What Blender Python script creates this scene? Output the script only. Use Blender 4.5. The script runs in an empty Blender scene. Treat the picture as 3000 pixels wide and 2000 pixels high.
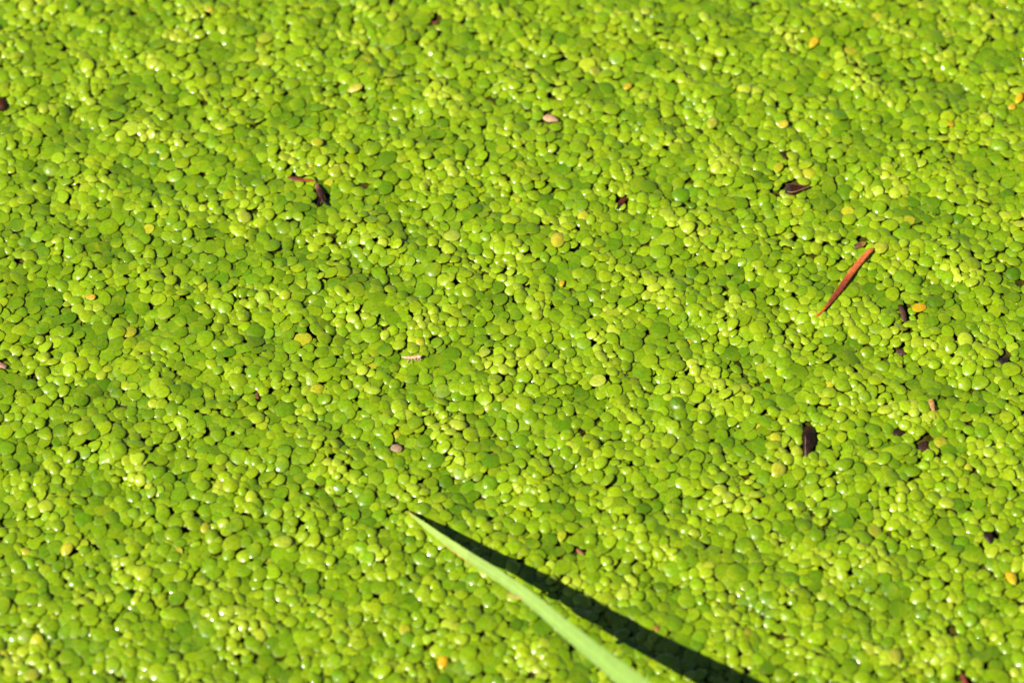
import bpy, math, random
import numpy as np
from mathutils import Vector, Matrix

# ------------------------------------------------------------------ camera, sky, sun, exposure
S = bpy.context.scene
COL = S.collection
EL = math.radians(52.0)                 # the camera looks down on the pond at this angle
LENS, VIEW_W = 100.0, 0.25              # long lens; the mat seen is about 25 cm wide (metres, true size)
DIST = VIEW_W * LENS / 36.0
CAM = np.array([0.0, -DIST * math.cos(EL), DIST * math.sin(EL)])
cd = bpy.data.cameras.new('camera'); cam = bpy.data.objects.new('camera', cd); COL.objects.link(cam)
cam.location = CAM; cam.rotation_euler = (math.pi / 2 - EL, 0, 0)
cd.lens = LENS; cd.sensor_width = 36.0; cd.clip_start = 0.02; cd.clip_end = 200.0
cd.dof.use_dof = True; cd.dof.focus_distance = DIST + 0.001; cd.dof.aperture_fstop = 10.5
S.camera = cam
SUN = np.array([-0.60, -0.42, 0.68]); SUN /= np.linalg.norm(SUN)
w = bpy.data.worlds.new('World'); S.world = w; w.use_nodes = True
nt = w.node_tree; nt.nodes.clear()
sky = nt.nodes.new('ShaderNodeTexSky'); sky.sky_type = 'NISHITA'; sky.sun_disc = False; sky.air_density = 0.45; sky.dust_density = 0.3
sky.sun_elevation = math.asin(SUN[2]); sky.sun_rotation = math.atan2(SUN[0], SUN[1])
bg = nt.nodes.new('ShaderNodeBackground'); bg.inputs['Strength'].default_value = 0.05
wo = nt.nodes.new('ShaderNodeOutputWorld')
nt.links.new(sky.outputs[0], bg.inputs[0]); nt.links.new(bg.outputs[0], wo.inputs[0])
sd = bpy.data.lights.new('sun', 'SUN'); sd.energy = 5.0; sd.angle = math.radians(0.53); sd.color = (1.0, 0.945, 0.83)
so = bpy.data.objects.new('sun', sd); COL.objects.link(so)
so.rotation_euler = Vector(SUN).to_track_quat('Z', 'Y').to_euler(); so.location = SUN * 3
S.view_settings.view_transform = 'Standard'; S.view_settings.look = 'None'
S.view_settings.exposure = 0.86; S.view_settings.gamma = 1.0; S.view_settings.use_curve_mapping = False

rng = np.random.default_rng(7); rnd = random.Random(11)
MM = 0.001
KP = 3000 * LENS / 36.0
FW = -CAM / DIST; RT = np.array([1.0, 0, 0]); UP = np.cross(RT, FW)

def at(px, py, h=0.0):
    """where the line of sight through a spot of the photograph meets height h (metres)"""
    d = FW + RT * (px - 1500) / KP - UP * (py - 1000) / KP
    return CAM + d * ((h - CAM[2]) / d[2])

def to_px(p):
    d = np.asarray(p, float) - CAM; z = d @ FW
    return np.stack([1500 + KP * (d @ RT) / z, 1000 - KP * (d @ UP) / z], -1)

# ------------------------------------------------------------------ materials
def principled(name, **kw):
    m = bpy.data.materials.new(name); m.use_nodes = True
    n = m.node_tree.nodes; b = n['Principled BSDF']
    for k, v in kw.items(): b.inputs[k].default_value = v
    return m, m.node_tree, b

def noise(t, scale, detail=3.0, rough=0.5, coord='obj'):
    n = t.nodes.new('ShaderNodeTexNoise'); n.inputs['Scale'].default_value = scale
    n.inputs['Detail'].default_value = detail; n.inputs['Roughness'].default_value = rough
    g = t.nodes.new('ShaderNodeNewGeometry'); t.links.new(g.outputs['Position'], n.inputs['Vector'])
    return n

def ramp(t, src, p0, c0, p1, c1):
    r = t.nodes.new('ShaderNodeValToRGB')
    r.color_ramp.elements[0].position = p0; r.color_ramp.elements[0].color = c0
    r.color_ramp.elements[1].position = p1; r.color_ramp.elements[1].color = c1
    t.links.new(src, r.inputs[0]); return r

def mult(t, a, b, f=1.0):
    m = t.nodes.new('ShaderNodeMix'); m.data_type = 'RGBA'; m.blend_type = 'MULTIPLY'
    m.inputs['Factor'].default_value = f
    t.links.new(a, m.inputs['A']); t.links.new(b, m.inputs['B']); return m.outputs['Result']

def vcol_material(name, rough, mottle_scale, mottle_lo, bump_scale, bump_h, sss=0.0, sss_scale=0.001, spec=0.5, sss_rad=(0.6, 1.0, 0.15), coat=0.0):
    m, t, b = principled(name)
    b.inputs['Roughness'].default_value = rough; b.inputs['Specular IOR Level'].default_value = spec
    a = t.nodes.new('ShaderNodeAttribute'); a.attribute_name = 'tint'
    n = noise(t, mottle_scale, 4.0, 0.6)
    r = ramp(t, n.outputs['Fac'], 0.3, (mottle_lo,) * 3 + (1,), 0.68, (1.08, 1.08, 1.08, 1))
    c = mult(t, a.outputs['Color'], r.outputs['Color'])
    t.links.new(c, b.inputs['Base Color'])
    if sss:
        b.inputs['Subsurface Weight'].default_value = sss
        b.inputs['Subsurface Radius'].default_value = sss_rad
        b.inputs['Subsurface Scale'].default_value = sss_scale
    if coat:
        b.inputs['Coat Weight'].default_value = coat; b.inputs['Coat Roughness'].default_value = 0.05
    bn = noise(t, bump_scale, 2.0)
    bp = t.nodes.new('ShaderNodeBump'); bp.inputs['Strength'].default_value = 0.6; bp.inputs['Distance'].default_value = bump_h
    t.links.new(bn.outputs['Fac'], bp.inputs['Height']); t.links.new(bp.outputs['Normal'], b.inputs['Normal'])
    # wet and dry patches: the gloss wanders
    rn = noise(t, mottle_scale * 0.45, 2.0)
    mr = t.nodes.new('ShaderNodeMapRange')
    mr.inputs['From Min'].default_value = 0.35; mr.inputs['From Max'].default_value = 0.65
    mr.inputs['To Min'].default_value = rough * 0.7; mr.inputs['To Max'].default_value = min(1, rough * 1.5)
    t.links.new(rn.outputs['Fac'], mr.inputs['Value']); t.links.new(mr.outputs[0], b.inputs['Roughness'])
    return m

M_FROND = vcol_material('frond_skin', 0.34, 1300.0, 0.72, 2400.0, 0.00008, sss=0.38, sss_scale=0.0005, spec=0.30, coat=0.60)
M_BLADE = vcol_material('blade_skin', 0.5, 500.0, 0.9, 1500.0, 0.00003, sss=0.25, sss_scale=0.0005, spec=0.35)
M_DRY = vcol_material('dry_plant', 0.45, 1600.0, 0.45, 3000.0, 0.00012, spec=0.4)
M_DARK = vcol_material('dark_husk', 0.40, 1500.0, 0.40, 2000.0, 0.00030, spec=0.25)
M_CHITIN = vcol_material('cast_chitin', 0.4, 2500.0, 0.6, 3000.0, 0.00006, sss=0.3, sss_scale=0.0003, spec=0.5)

mw, t, b = principled('pond_water')
n = noise(t, 260.0, 4.0, 0.6)
r = ramp(t, n.outputs['Fac'], 0.35, (0.018, 0.018, 0.002, 1), 0.7, (0.085, 0.075, 0.010, 1))
t.links.new(r.outputs[0], b.inputs['Base Color'])
b.inputs['Roughness'].default_value = 0.06; b.inputs['IOR'].default_value = 1.33
n2 = noise(t, 1500.0, 3.0, 0.6)
bp = t.nodes.new('ShaderNodeBump'); bp.inputs['Strength'].default_value = 0.9; bp.inputs['Distance'].default_value = 0.00025
t.links.new(n2.outputs['Fac'], bp.inputs['Height']); t.links.new(bp.outputs[0], b.inputs['Normal'])
M_WATER = mw

mf, t, b = principled('far_duckweed')
g = t.nodes.new('ShaderNodeNewGeometry')
v = t.nodes.new('ShaderNodeTexVoronoi'); v.inputs['Scale'].default_value = 330.0
t.links.new(g.outputs['Position'], v.inputs['Vector'])
r = ramp(t, v.outputs['Color'], 0.1, (0.07, 0.19, 0.006, 1), 0.9, (0.2, 0.34, 0.015, 1))
t.links.new(r.outputs[0], b.inputs['Base Color']); b.inputs['Roughness'].default_value = 0.35
bp = t.nodes.new('ShaderNodeBump'); bp.invert = True; bp.inputs['Strength'].default_value = 1.0; bp.inputs['Distance'].default_value = 0.001
t.links.new(v.outputs['Distance'], bp.inputs['Height']); t.links.new(bp.outputs[0], b.inputs['Normal'])
M_FAR = mf

# ------------------------------------------------------------------ object helpers
def tag(o, label=None, cat=None, group=None, kind=None):
    if label: o['label'] = label
    if cat: o['category'] = cat
    if group: o['group'] = group
    if kind: o['kind'] = kind
    return o

def empty(name, loc):
    o = bpy.data.objects.new(name, None); COL.objects.link(o); o.location = Vector(loc)
    o.empty_display_size = 0.001; return o

def mesh_obj(name, V, F, C, mat, parent=None, smooth=True, origin=None):
    """V vertices, F list of faces, C one colour per vertex"""
    V = np.asarray(V, float); org = np.zeros(3) if origin is None else np.asarray(origin, float)
    me = bpy.data.meshes.new(name); me.from_pydata((V - org).tolist(), [], F)
    a = me.attributes.new('tint', 'FLOAT_COLOR', 'POINT')
    C = np.asarray(C, np.float32); C = np.concatenate([C, np.ones((len(C), 1), np.float32)], 1)
    a.data.foreach_set('color', C.ravel())
    if smooth: me.shade_smooth()
    me.materials.append(mat); me.update()
    o = bpy.data.objects.new(name, me); COL.objects.link(o)
    if parent: o.parent = parent; o.location = Vector(org) - parent.location
    else: o.location = Vector(org)
    return o

def big_mesh(name, V, quads, tris, C, mat):
    me = bpy.data.meshes.new(name)
    nv, nq, ntr = len(V), len(quads), len(tris)
    me.vertices.add(nv); me.vertices.foreach_set('co', V.astype(np.float32).ravel())
    loops = np.concatenate([quads.ravel(), tris.ravel()]).astype(np.int32)
    me.loops.add(len(loops)); me.loops.foreach_set('vertex_index', loops)
    me.polygons.add(nq + ntr)
    starts = np.concatenate([np.arange(nq) * 4, nq * 4 + np.arange(ntr) * 3]).astype(np.int32)
    me.polygons.foreach_set('loop_start', starts)
    me.update(calc_edges=True); me.validate()
    a = me.attributes.new('tint', 'FLOAT_COLOR', 'POINT')
    C = np.concatenate([C, np.ones((len(C), 1))], 1).astype(np.float32); a.data.foreach_set('color', C.ravel())
    me.shade_smooth(); me.materials.append(mat)
    o = bpy.data.objects.new(name, me); COL.objects.link(o); return o

# ------------------------------------------------------------------ the pond surface: low swells of piled-up weed
AX = math.radians(-33.0)                # the swells run from upper left to lower right
_w = []
for i in range(10):
    th = AX + math.pi / 2 + rng.normal(0, 0.75); lam = rng.uniform(0.009, 0.024)
    _w.append((math.cos(th) * 2 * math.pi / lam, math.sin(th) * 2 * math.pi / lam, rng.uniform(0, 6.28), lam / 0.024))
for i in range(8):
    th = rng.uniform(0, 6.28); lam = rng.uniform(0.007, 0.020)
    _w.append((math.cos(th) * 2 * math.pi / lam, math.sin(th) * 2 * math.pi / lam, rng.uniform(0, 6.28), 0.8 * lam / 0.024))
_n = math.sqrt(sum(q[3] ** 2 for q in _w) / 2)
SWELL = 0.31 * MM
def swell(x, y):
    """-> unit height (about -2..2), its gradient in metres per metre"""
    h = gx = gy = 0.0
    for kx, ky, ph, a in _w:
        p = kx * x + ky * y + ph; c = a / _n
        h = h + c * np.sin(p); gx = gx + c * kx * np.cos(p); gy = gy + c * ky * np.cos(p)
    return h, gx * SWELL, gy * SWELL
_c = []
for i in range(14):
    th = rng.uniform(0, 6.28) if i % 2 else AX + math.pi / 2 + rng.normal(0, 0.5); lam = rng.uniform(0.008, 0.030)
    _c.append((math.cos(th) * 2 * math.pi / lam, math.sin(th) * 2 * math.pi / lam, rng.uniform(0, 6.28)))
def patch(x, y):
    """which of the two weeds grows here: high = small pale domed fronds, low = broad flat dark ones; also carries painted lens fall-off"""
    s = 0.0
    for kx, ky, ph in _c: s = s + np.sin(kx * x + ky * y + ph)
    return 0.9 * s / math.sqrt(7.0) - 0.75 * np.exp(-((x + 0.100) / 0.050) ** 2 - ((y - 0.012) / 0.055) ** 2) + 0.25 * np.exp(-((x - 0.07) / 0.06) ** 2 - ((y + 0.03) / 0.07) ** 2)  # centre-left dip: more dark fronds, their colour also darkened to imitate lens fall-off

# ------------------------------------------------------------------ one frond (a lens-shaped floating leaf)
def frond_rings(seg, rings, under):
    """unit directions, ring radii and faces shared by every frond of one resolution"""
    th = np.arange(seg) / seg * 2 * math.pi
    R = np.array(rings + under)
    quads, tris = [], []
    nr = len(R)
    for k in range(seg):
        k2 = (k + 1) % seg
        tris.append((0, 1 + k, 1 + k2))
        for j in range(nr - 1):
            a = 1 + j * seg
            quads.append((a + k, a + seg + k, a + seg + k2, a + k2))
        a = 1 + (nr - 1) * seg
        tris.append((a + k2, a + k, 1 + nr * seg))
    return dict(th=th, R=R, nt=len(rings), quads=np.array(quads), tris=np.array(tris), seg=seg, nv=2 + nr * seg)
HI = frond_rings(22, [0.28, 0.52, 0.74, 0.88, 0.96, 1.0], [0.93, 0.6])
MID = frond_rings(14, [0.42, 0.72, 0.91, 1.0], [0.88])
LO = frond_rings(8, [0.6, 1.0], [0.8])

def frond_shape(T, P):
    """P: dict of arrays over N fronds -> vertices (N,nv,3) and colours (N,nv,3). The frond's root end is at -x."""
    N = len(P['x']); th = T['th']; R = T['R']; seg = T['seg']
    a, b2, t2 = P['a'][:, None], P['b'][:, None], P['t'][:, None]
    ct, st = np.cos(th)[None], np.sin(th)[None]
    wob = 1 + P['w1'][:, None] * np.cos(2 * th[None] + P['p1'][:, None]) + P['w2'][:, None] * np.cos(3 * th[None] + P['p2'][:, None])
    ox = a * ct * wob; oy = b2 * st * (1 + P['ov'][:, None] * ct) * wob
    V = np.zeros((N, T['nv'], 3)); C = np.zeros((N, T['nv'], 3)); U = np.zeros((N, T['nv']))
    V[:, 0, 2] = P['t']; U[:, 0] = 0
    for j, rr in enumerate(R):
        s = slice(1 + j * seg, 1 + (j + 1) * seg)
        V[:, s, 0] = ox * rr; V[:, s, 1] = oy * rr
        if j < T['nt']:
            z = t2 * (1 - rr ** P['ex'][:, None]) + P['cup'][:, None] * t2 * rr ** 2 * ct
            V[:, s, 2] = z + 0.22 * t2 * np.exp(-(oy * rr / (0.18 * b2)) ** 2) * (1 - rr ** 2)     # faint keel
            U[:, s] = rr
        else:
            V[:, s, 2] = -P['under'][:, None] * (1 - rr) * 2.2 - 0.02 * MM + P['cup'][:, None] * t2 * rr ** 2 * ct
            U[:, s] = 1.2
    V[:, -1, 2] = -P['under']; U[:, -1] = 1.2
    # pigment: young tissue near the root end is paler; the very rim of flat fronds is olive-brown
    x01 = np.clip(V[..., 0] / a * 0.5 + 0.5, 0, 1)
    C[:] = P['col'][:, None, :]
    pale = P['pale'][:, None] * (1 - x01) ** 1.5
    C = C * (1 - pale[..., None]) + np.array([0.30, 0.39, 0.006]) * pale[..., None]
    edge = np.clip((U - 0.90) / 0.10, 0, 1) * P['rim'][:, None]
    C = C * (1 - edge[..., None]) + np.array([0.110, 0.070, 0.006]) * edge[..., None]
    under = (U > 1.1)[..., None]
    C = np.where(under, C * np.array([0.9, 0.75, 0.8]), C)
    # heading, then tilt (tx, ty are slopes), then place
    cz, sz = np.cos(P['rot'])[:, None], np.sin(P['rot'])[:, None]
    X = V[..., 0] * cz - V[..., 1] * sz; Y = V[..., 0] * sz + V[..., 1] * cz
    n = np.stack([-P['tx'], -P['ty'], np.ones(N)], -1); n /= np.linalg.norm(n, axis=1, keepdims=True)
    ex = np.stack([np.ones(N), np.zeros(N), P['tx']], -1); ex /= np.linalg.norm(ex, axis=1, keepdims=True)
    ey = np.cross(n, ex)
    Q = X[..., None] * ex[:, None] + Y[..., None] * ey[:, None] + V[..., 2:3] * n[:, None]
    Q += np.stack([P['x'], P['y'], P['z']], -1)[:, None]
    return Q, C

# ------------------------------------------------------------------ growing the mat
def frame_margin(x, y):
    """how far outside the photograph's frame a spot lies, in photo pixels (negative inside)"""
    q = to_px(np.array([x, y, 0.0])); return max(-q[0], q[0] - 3000, -q[1], q[1] - 2000)

CL = 2.6 * MM
grid = {}
def clear(x, y, r, k):
    i, j = int(math.floor(x / CL)), int(math.floor(y / CL))
    for ii in (i - 2, i - 1, i, i + 1, i + 2):
        for jj in (j - 2, j - 1, j, j + 1, j + 2):
            for (px, py, pr) in grid.get((ii, jj), ()):
                d = k * (r + pr)
                if (px - x) ** 2 + (py - y) ** 2 < d * d: return False
    return True
def put(x, y, r): grid.setdefault((int(math.floor(x / CL)), int(math.floor(y / CL))), []).append((x, y, r))
def covered(x, y, f):
    i, j = int(math.floor(x / CL)), int(math.floor(y / CL))
    for ii in (i - 1, i, i + 1):
        for jj in (j - 1, j, j + 1):
            for (px, py, pr) in grid.get((ii, jj), ()):
                if (px - x) ** 2 + (py - y) ** 2 < (f * pr) ** 2: return True
    return False

# spots kept free for what lies in the mat: (photo x, photo y, radius mm)
KEEP = []
def keep(px, py, r):
    p = at(px, py); put(p[0], p[1], r * MM); KEEP.append((p[0], p[1], r * MM))

FR = []          # every frond: [x, y, rot, a, aspect, dome, patch value, plant number, layer, paleness]
PLANTS = []      # (x, y, [frond indices])
X0, X1, Y0, Y1 = -0.165, 0.165, -0.135, 0.150

# yellowing and other single fronds that the photograph lets one point at
SPECIAL = [
 # px, py, long px, short px, photo angle, linear colour, label
 (2382, 136, 42, 26, 52, (0.62, 0.40, 0.02), 'bright yellow oval frond alone in green weed, near the top right, the highest yellow one'),
 (1634, 718, 48, 42, 80, (0.55, 0.44, 0.06), 'large round yellow frond with an orange left edge, near the middle of the mat'),
 (930, 433, 40, 30, 10, (0.42, 0.40, 0.02), 'yellow frond with orange right edge, above the forked brown husk and red sliver'),
 (2690, 915, 44, 28, 25, (0.68, 0.37, 0.015), 'small golden orange frond just right of the brown stub, below the red needle'),
 (2982, 303, 36, 22, 60, (0.62, 0.33, 0.012), 'upper of two orange fronds touching at the right edge of the photo'),
 (2962, 326, 24, 19, 20, (0.58, 0.34, 0.03), 'lower and smaller of two orange fronds touching at the right edge'),
 (1297, 1948, 32, 26, 80, (0.68, 0.36, 0.015), 'small golden frond near the bottom edge, left of the green grass blade'),
 (2578, 742, 42, 36, 80, (0.40, 0.42, 0.05), 'pale yellow frond touching the top end of the red needle'),
 (717, 648, 42, 38, 0, (0.36, 0.40, 0.06), 'pale cream yellow round frond below and left of the red sliver'),
 (1040, 272, 52, 26, 8, (0.44, 0.38, 0.08), 'long mottled pale yellow frond upper left of the middle, above the red sliver'),
 (1838, 266, 28, 24, 40, (0.58, 0.36, 0.03), 'small orange yellow frond above and right of the tan flake'),
 (1744, 222, 44, 34, 0, (0.34, 0.36, 0.05), 'dull straw yellow frond above the tan flake'),
 (2292, 379, 36, 28, 5, (0.48, 0.38, 0.05), 'peach yellow frond above the brown triangular husk'),
 (2086, 371, 42, 32, 70, (0.36, 0.36, 0.06), 'dull olive yellow frond left of the peach one, above the triangular husk'),
 (2278, 1391, 44, 38, 60, (0.42, 0.41, 0.05), 'round lemon yellow frond below and left of the black husk'),
 (1750, 1131, 50, 34, 5, (0.36, 0.40, 0.06), 'wide pale yellow green frond right of centre, far left of the black husk'),
 (197, 1621, 36, 30, 50, (0.46, 0.40, 0.04), 'yellow frond low on the left of the mat, out of focus'),
 (778, 121, 52, 38, 30, (0.33, 0.38, 0.04), 'large pale yellow frond near the top left'),
 (614, 47, 30, 18, -10, (0.50, 0.36, 0.03), 'narrow amber frond at the very top left of the mat'),
 (2782, 381, 26, 19, 20, (0.60, 0.36, 0.02), 'little orange frond at the right, left of the orange pair at the edge'),
 (2279, 501, 34, 26, 60, (0.36, 0.34, 0.02), 'yellow frond with orange rim just above the brown triangular husk'),
 (1646, 838, 22, 15, 80, (0.60, 0.32, 0.015), 'tiny orange frond in a gap below the large round yellow frond'),
 (2960, 1702, 40, 26, 110, (0.60, 0.37, 0.02), 'orange yellow frond at the lower right edge below the dark seed'),
 (2562, 1561, 44, 38, 0, (0.38, 0.38, 0.05), 'yellow frond with amber right edge in the lower right of the mat'),
 (1324, 699, 52, 42, 10, (0.36, 0.42, 0.08), 'large creamy green frond right of the forked husk, left of the round yellow one'),
 (1645, 1580, 20, 30, 80, (0.34, 0.36, 0.02), 'olive yellow frond above the dark shadow of the grass blade'),
 (268, 884, 34, 18, -15, (0.52, 0.30, 0.04), 'curled orange frond at the left, in the upper middle of the mat'),
 (2620, 1936, 44, 36, 90, (0.38, 0.38, 0.05), 'blurred yellow frond at the bottom right corner area'),
 (95, 1985, 46, 38, 10, (0.36, 0.38, 0.05), 'blurred yellow green frond at the bottom left corner'),
 (1890, 45, 36, 30, 0, (0.36, 0.40, 0.05), 'pale yellow frond at the top edge right of the middle'),
 (830, 1602, 56, 34, 0, (0.34, 0.40, 0.05), 'broad pale yellow frond left of the grass blade, lower left of the mat'),
 (1420, 1045, 32, 30, 0, (0.36, 0.40, 0.08), 'pale frond with amber rim right of the cast insect skin'),
]
SPR = []
for s in SPECIAL:
    p = at(s[0], s[1]); r = 0.5 * 0.5 * (s[2] + s[3]) / KP * DIST
    put(p[0], p[1], r * 0.9); SPR.append((p[0], p[1], r))

# lying things that press the weed down
for q in [(2330, 556, 2.1), (2304, 555, 1.9), (2368, 1290, 2.2), (2366, 1322, 1.6), (2368, 1262, 1.7), (2, 308, 1.9), (941, 575, 1.2), (950, 598, 1.0), (872, 525, 1.0),
          (900, 527, 1.0), (858, 521, 0.9), (886, 526, 0.9), (915, 530, 0.8), (936, 560, 1.1), (933, 597, .8), (1818, 597, 1.1), (1830, 583, 1.0), (2518, 719, 1.4), (2645, 905, 1.3), (2652, 930, 1.2), (1610, 347, 2.0), (1160, 1313, 1.6), (6, 1072, 1.3),
          (2900, 1573, 1.7), (2938, 1062, 2.0), (2950, 1040, 1.2), (2706, 1306, 2.0), (2630, 1265, 1.6), (2822, 1990, 1.6), (1704, 1272, 0.9), (755, 1160, 0.9), (2728, 1192, 1.2), (1700, 1617, 1.0),
          (1275, 66, 1.1), (2790, 1850, 1.6), (2295, 455, 1.1), (1450, 296, 1.1), (940, 150, 0.9), (2640, 1030, 1.3), (2170, 1100, .9), (1680, 1900, 1.0), (2985, 835, 1.3)]:
    keep(*q)

def new_frond(x, y, rot, a, asp, m, plant, layer, young):
    FR.append([x, y, rot, a, asp, m, plant, layer, young]); return len(FR) - 1

def try_plant(scale, k, nf, layer=1):
    x = rnd.uniform(X0, X1); y = rnd.uniform(Y0, Y1)
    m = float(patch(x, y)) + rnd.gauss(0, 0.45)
    base = (1.92 - 0.10 * max(-1.6, min(1.6, m))) * MM * scale * math.exp(rnd.gauss(0, 0.075))
    rot0 = rnd.uniform(0, 6.283); specs = []
    for i in range(nf):
        ang = rot0 + (0.0, 3.14 if nf == 2 else 2.2, 4.2, 5.3)[i] + rnd.gauss(0, 0.25)
        a = base * (1.0, 0.90, 0.80, 0.55)[i] * math.exp(rnd.gauss(0, 0.08)); asp = rnd.uniform(0.76, 0.96)
        off = a * (rnd.uniform(0.54, 0.74) if nf > 1 else 0.0)
        specs.append((x + off * math.cos(ang), y + off * math.sin(ang), ang, a, asp, (0.25, 1.0, 1.0, 2.0)[i]))
    for (fx, fy, ang, a, asp, yg) in specs:
        if not clear(fx, fy, a * (1 + asp) / 2 * (1 if yg < 2 else 0.6), k): return False
    pid = len(PLANTS); ids = []
    for (fx, fy, ang, a, asp, yg) in specs:
        ids.append(new_frond(fx, fy, ang, a, asp, m, pid, layer, yg))
    for (fx, fy, ang, a, asp, yg) in specs: put(fx, fy, a * (1 + asp) / 2)
    PLANTS.append((x, y, ids)); return True

for sc, k, nf, tries in [(1.20, 0.72, 2, 900), (1.12, 0.67, 3, 5000), (1.08, 0.65, 2, 8000), (1.04, 0.62, 4, 9000), (1.0, 0.61, 3, 16000), (0.98, 0.60, 2, 22000), (0.88, 0.59, 3, 12000),
                         (0.88, 0.585, 2, 20000), (0.92, 0.575, 1, 22000), (0.82, 0.60, 1, 16000)]:
    for _ in range(tries): try_plant(sc, k, nf)
n_top = len(FR)
# weed wedged underneath, seen through the gaps (a few gaps stay open to the dark water)
for _ in range(80000):
    x = rnd.uniform(X0, X1); y = rnd.uniform(Y0, Y1)
    if covered(x, y, 0.84) or rnd.random() < 0.02: continue
    m = float(patch(x, y)) + rnd.gauss(0, 0.5); a = rnd.uniform(1.0, 1.6) * MM
    if any((x - q[0]) ** 2 + (y - q[1]) ** 2 < (q[2] + 0.5 * a) ** 2 for q in KEEP): continue
    new_frond(x, y, rnd.uniform(0, 6.28), a, rnd.uniform(0.7, 0.9), m, -1, 0, rnd.random()); put(x, y, a * 0.66)

A = np.array([f[:6] for f in FR]); plant = np.array([f[6] for f in FR]); layer = np.array([f[7] for f in FR]); young = np.array([f[8] for f in FR])
N = len(A)

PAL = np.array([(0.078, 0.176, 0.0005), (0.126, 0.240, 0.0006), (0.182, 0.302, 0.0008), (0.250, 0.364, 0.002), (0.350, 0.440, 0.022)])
def make_params(x, y, rot, a, asp, m, pl, lay, yg, seed):
    g = np.random.default_rng(seed); n = len(x)
    h, gx, gy = swell(x, y)
    dome = np.clip(0.22 + 0.085 * m + g.normal(0, 0.08, n), 0.08, 0.44)
    pz = g.uniform(0, 1, 20000)[pl] if n else 0
    P = dict(x=x, y=y, rot=rot, a=a, b=a * asp)
    P['t'] = a * dome * 0.9
    P['ex'] = g.uniform(2.3, 4.2, n)
    P['under'] = a * np.clip(dome, 0.15, 0.5) * 0.4
    P['cup'] = g.normal(0, 0.15, n)
    P['w1'] = g.normal(0, 0.045, n); P['w2'] = g.normal(0, 0.032, n); P['p1'] = g.uniform(0, 6.28, n); P['p2'] = g.uniform(0, 6.28, n)
    P['ov'] = g.normal(0.10, 0.06, n)
    tl = 0.12 + 0.07 * np.clip(m, -1, 1.5)
    px_, py_ = g.normal(0, 1, 20000)[pl], g.normal(0, 1, 20000)[pl]
    P['tx'] = gx + (g.normal(0, 0.8, n) + 0.6 * px_) * tl; P['ty'] = gy + (g.normal(0, 0.8, n) + 0.6 * py_) * tl
    P['z'] = SWELL * (h + 1.2) + np.where(lay == 1, (0.16 + 0.27 * pz + 0.17 * g.uniform(0, 1, n) + 0.14 * (yg < 0.5)) * MM, g.uniform(-0.14, 0.08, n) * MM) + 0.35 * MM
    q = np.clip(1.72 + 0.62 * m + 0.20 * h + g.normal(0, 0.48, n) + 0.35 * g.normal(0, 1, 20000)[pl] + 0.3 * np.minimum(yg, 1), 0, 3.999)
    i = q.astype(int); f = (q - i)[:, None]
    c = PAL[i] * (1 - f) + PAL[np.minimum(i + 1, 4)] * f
    c = c * np.exp(g.normal(0, 0.06, (n, 1))) * np.exp(g.normal(0, 0.03, (n, 3)))
    yl = g.uniform(0, 1, n) < 0.003
    c[yl] = np.array([0.40, 0.40, 0.014]) * g.uniform(0.8, 1.1, (yl.sum(), 1))
    P['col'] = c; P['pale'] = np.clip(g.normal(0.38, 0.22, n), 0, 0.9)
    P['rim'] = np.clip(0.72 - 0.15 * m + g.normal(0, 0.22, n), 0, 0.95)
    return P

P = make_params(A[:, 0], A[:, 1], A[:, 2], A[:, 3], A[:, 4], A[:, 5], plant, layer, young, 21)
def pick(P, idx): return {k: v[idx] for k, v in P.items()}

# the 300 plants that show largest in the photograph become things of their own
px = to_px(np.stack([P['x'], P['y'], P['z']], -1))
dcam = np.linalg.norm(np.stack([P['x'], P['y'], P['z']], -1) - CAM, axis=1)
fsize = P['a'] * P['b'] / dcam ** 2
cand = []
for pid, (x, y, ids) in enumerate(PLANTS):
    q = px[ids]
    if (q[:, 0] < 12).any() or (q[:, 0] > 2988).any() or (q[:, 1] < 12).any() or (q[:, 1] > 1988).any(): continue
    cand.append((float(fsize[ids].sum()), pid))
cand.sort(reverse=True)
CHOSEN = [pid for s, pid in cand[:300]]
mask = np.ones(N, bool)
for pid in CHOSEN: mask[PLANTS[pid][2]] = False

# ------------------------------------------------------------------ setting
def sheet(name, pts, faces, mat, kind):
    me = bpy.data.meshes.new(name); me.from_pydata(pts, [], faces); me.materials.append(mat)
    o = bpy.data.objects.new(name, me); COL.objects.link(o); o['kind'] = kind; return o
sheet('water', [(-40, -40, 0), (40, -40, 0), (40, 40, 0), (-40, 40, 0)], [(0, 1, 2, 3)], M_WATER, 'structure')
# ring of real fronds outside the frame, then the mat goes on to the far water
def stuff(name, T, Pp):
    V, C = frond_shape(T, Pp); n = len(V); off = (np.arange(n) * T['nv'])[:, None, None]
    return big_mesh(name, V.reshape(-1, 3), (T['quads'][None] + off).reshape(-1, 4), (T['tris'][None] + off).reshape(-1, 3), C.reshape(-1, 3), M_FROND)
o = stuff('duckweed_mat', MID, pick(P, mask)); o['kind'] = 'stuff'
tag(o, 'mat of countless small bright green duckweed fronds covering the pond', 'duckweed')
xs, ys = np.meshgrid(np.arange(-0.30, 0.30, 2.0 * MM), np.arange(-0.27, 0.29, 2.0 * MM)); xs, ys = xs.ravel(), ys.ravel()
sel = ~((xs > X0 + 0.001) & (xs < X1 - 0.001) & (ys > Y0 + 0.001) & (ys < Y1 - 0.001)); xs, ys = xs[sel], ys[sel]; g = np.random.default_rng(5); n = len(xs)
xs = xs + g.normal(0, 0.5 * MM, n); ys = ys + g.normal(0, 0.5 * MM, n); m = patch(xs, ys) + g.normal(0, 0.45, n)
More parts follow.
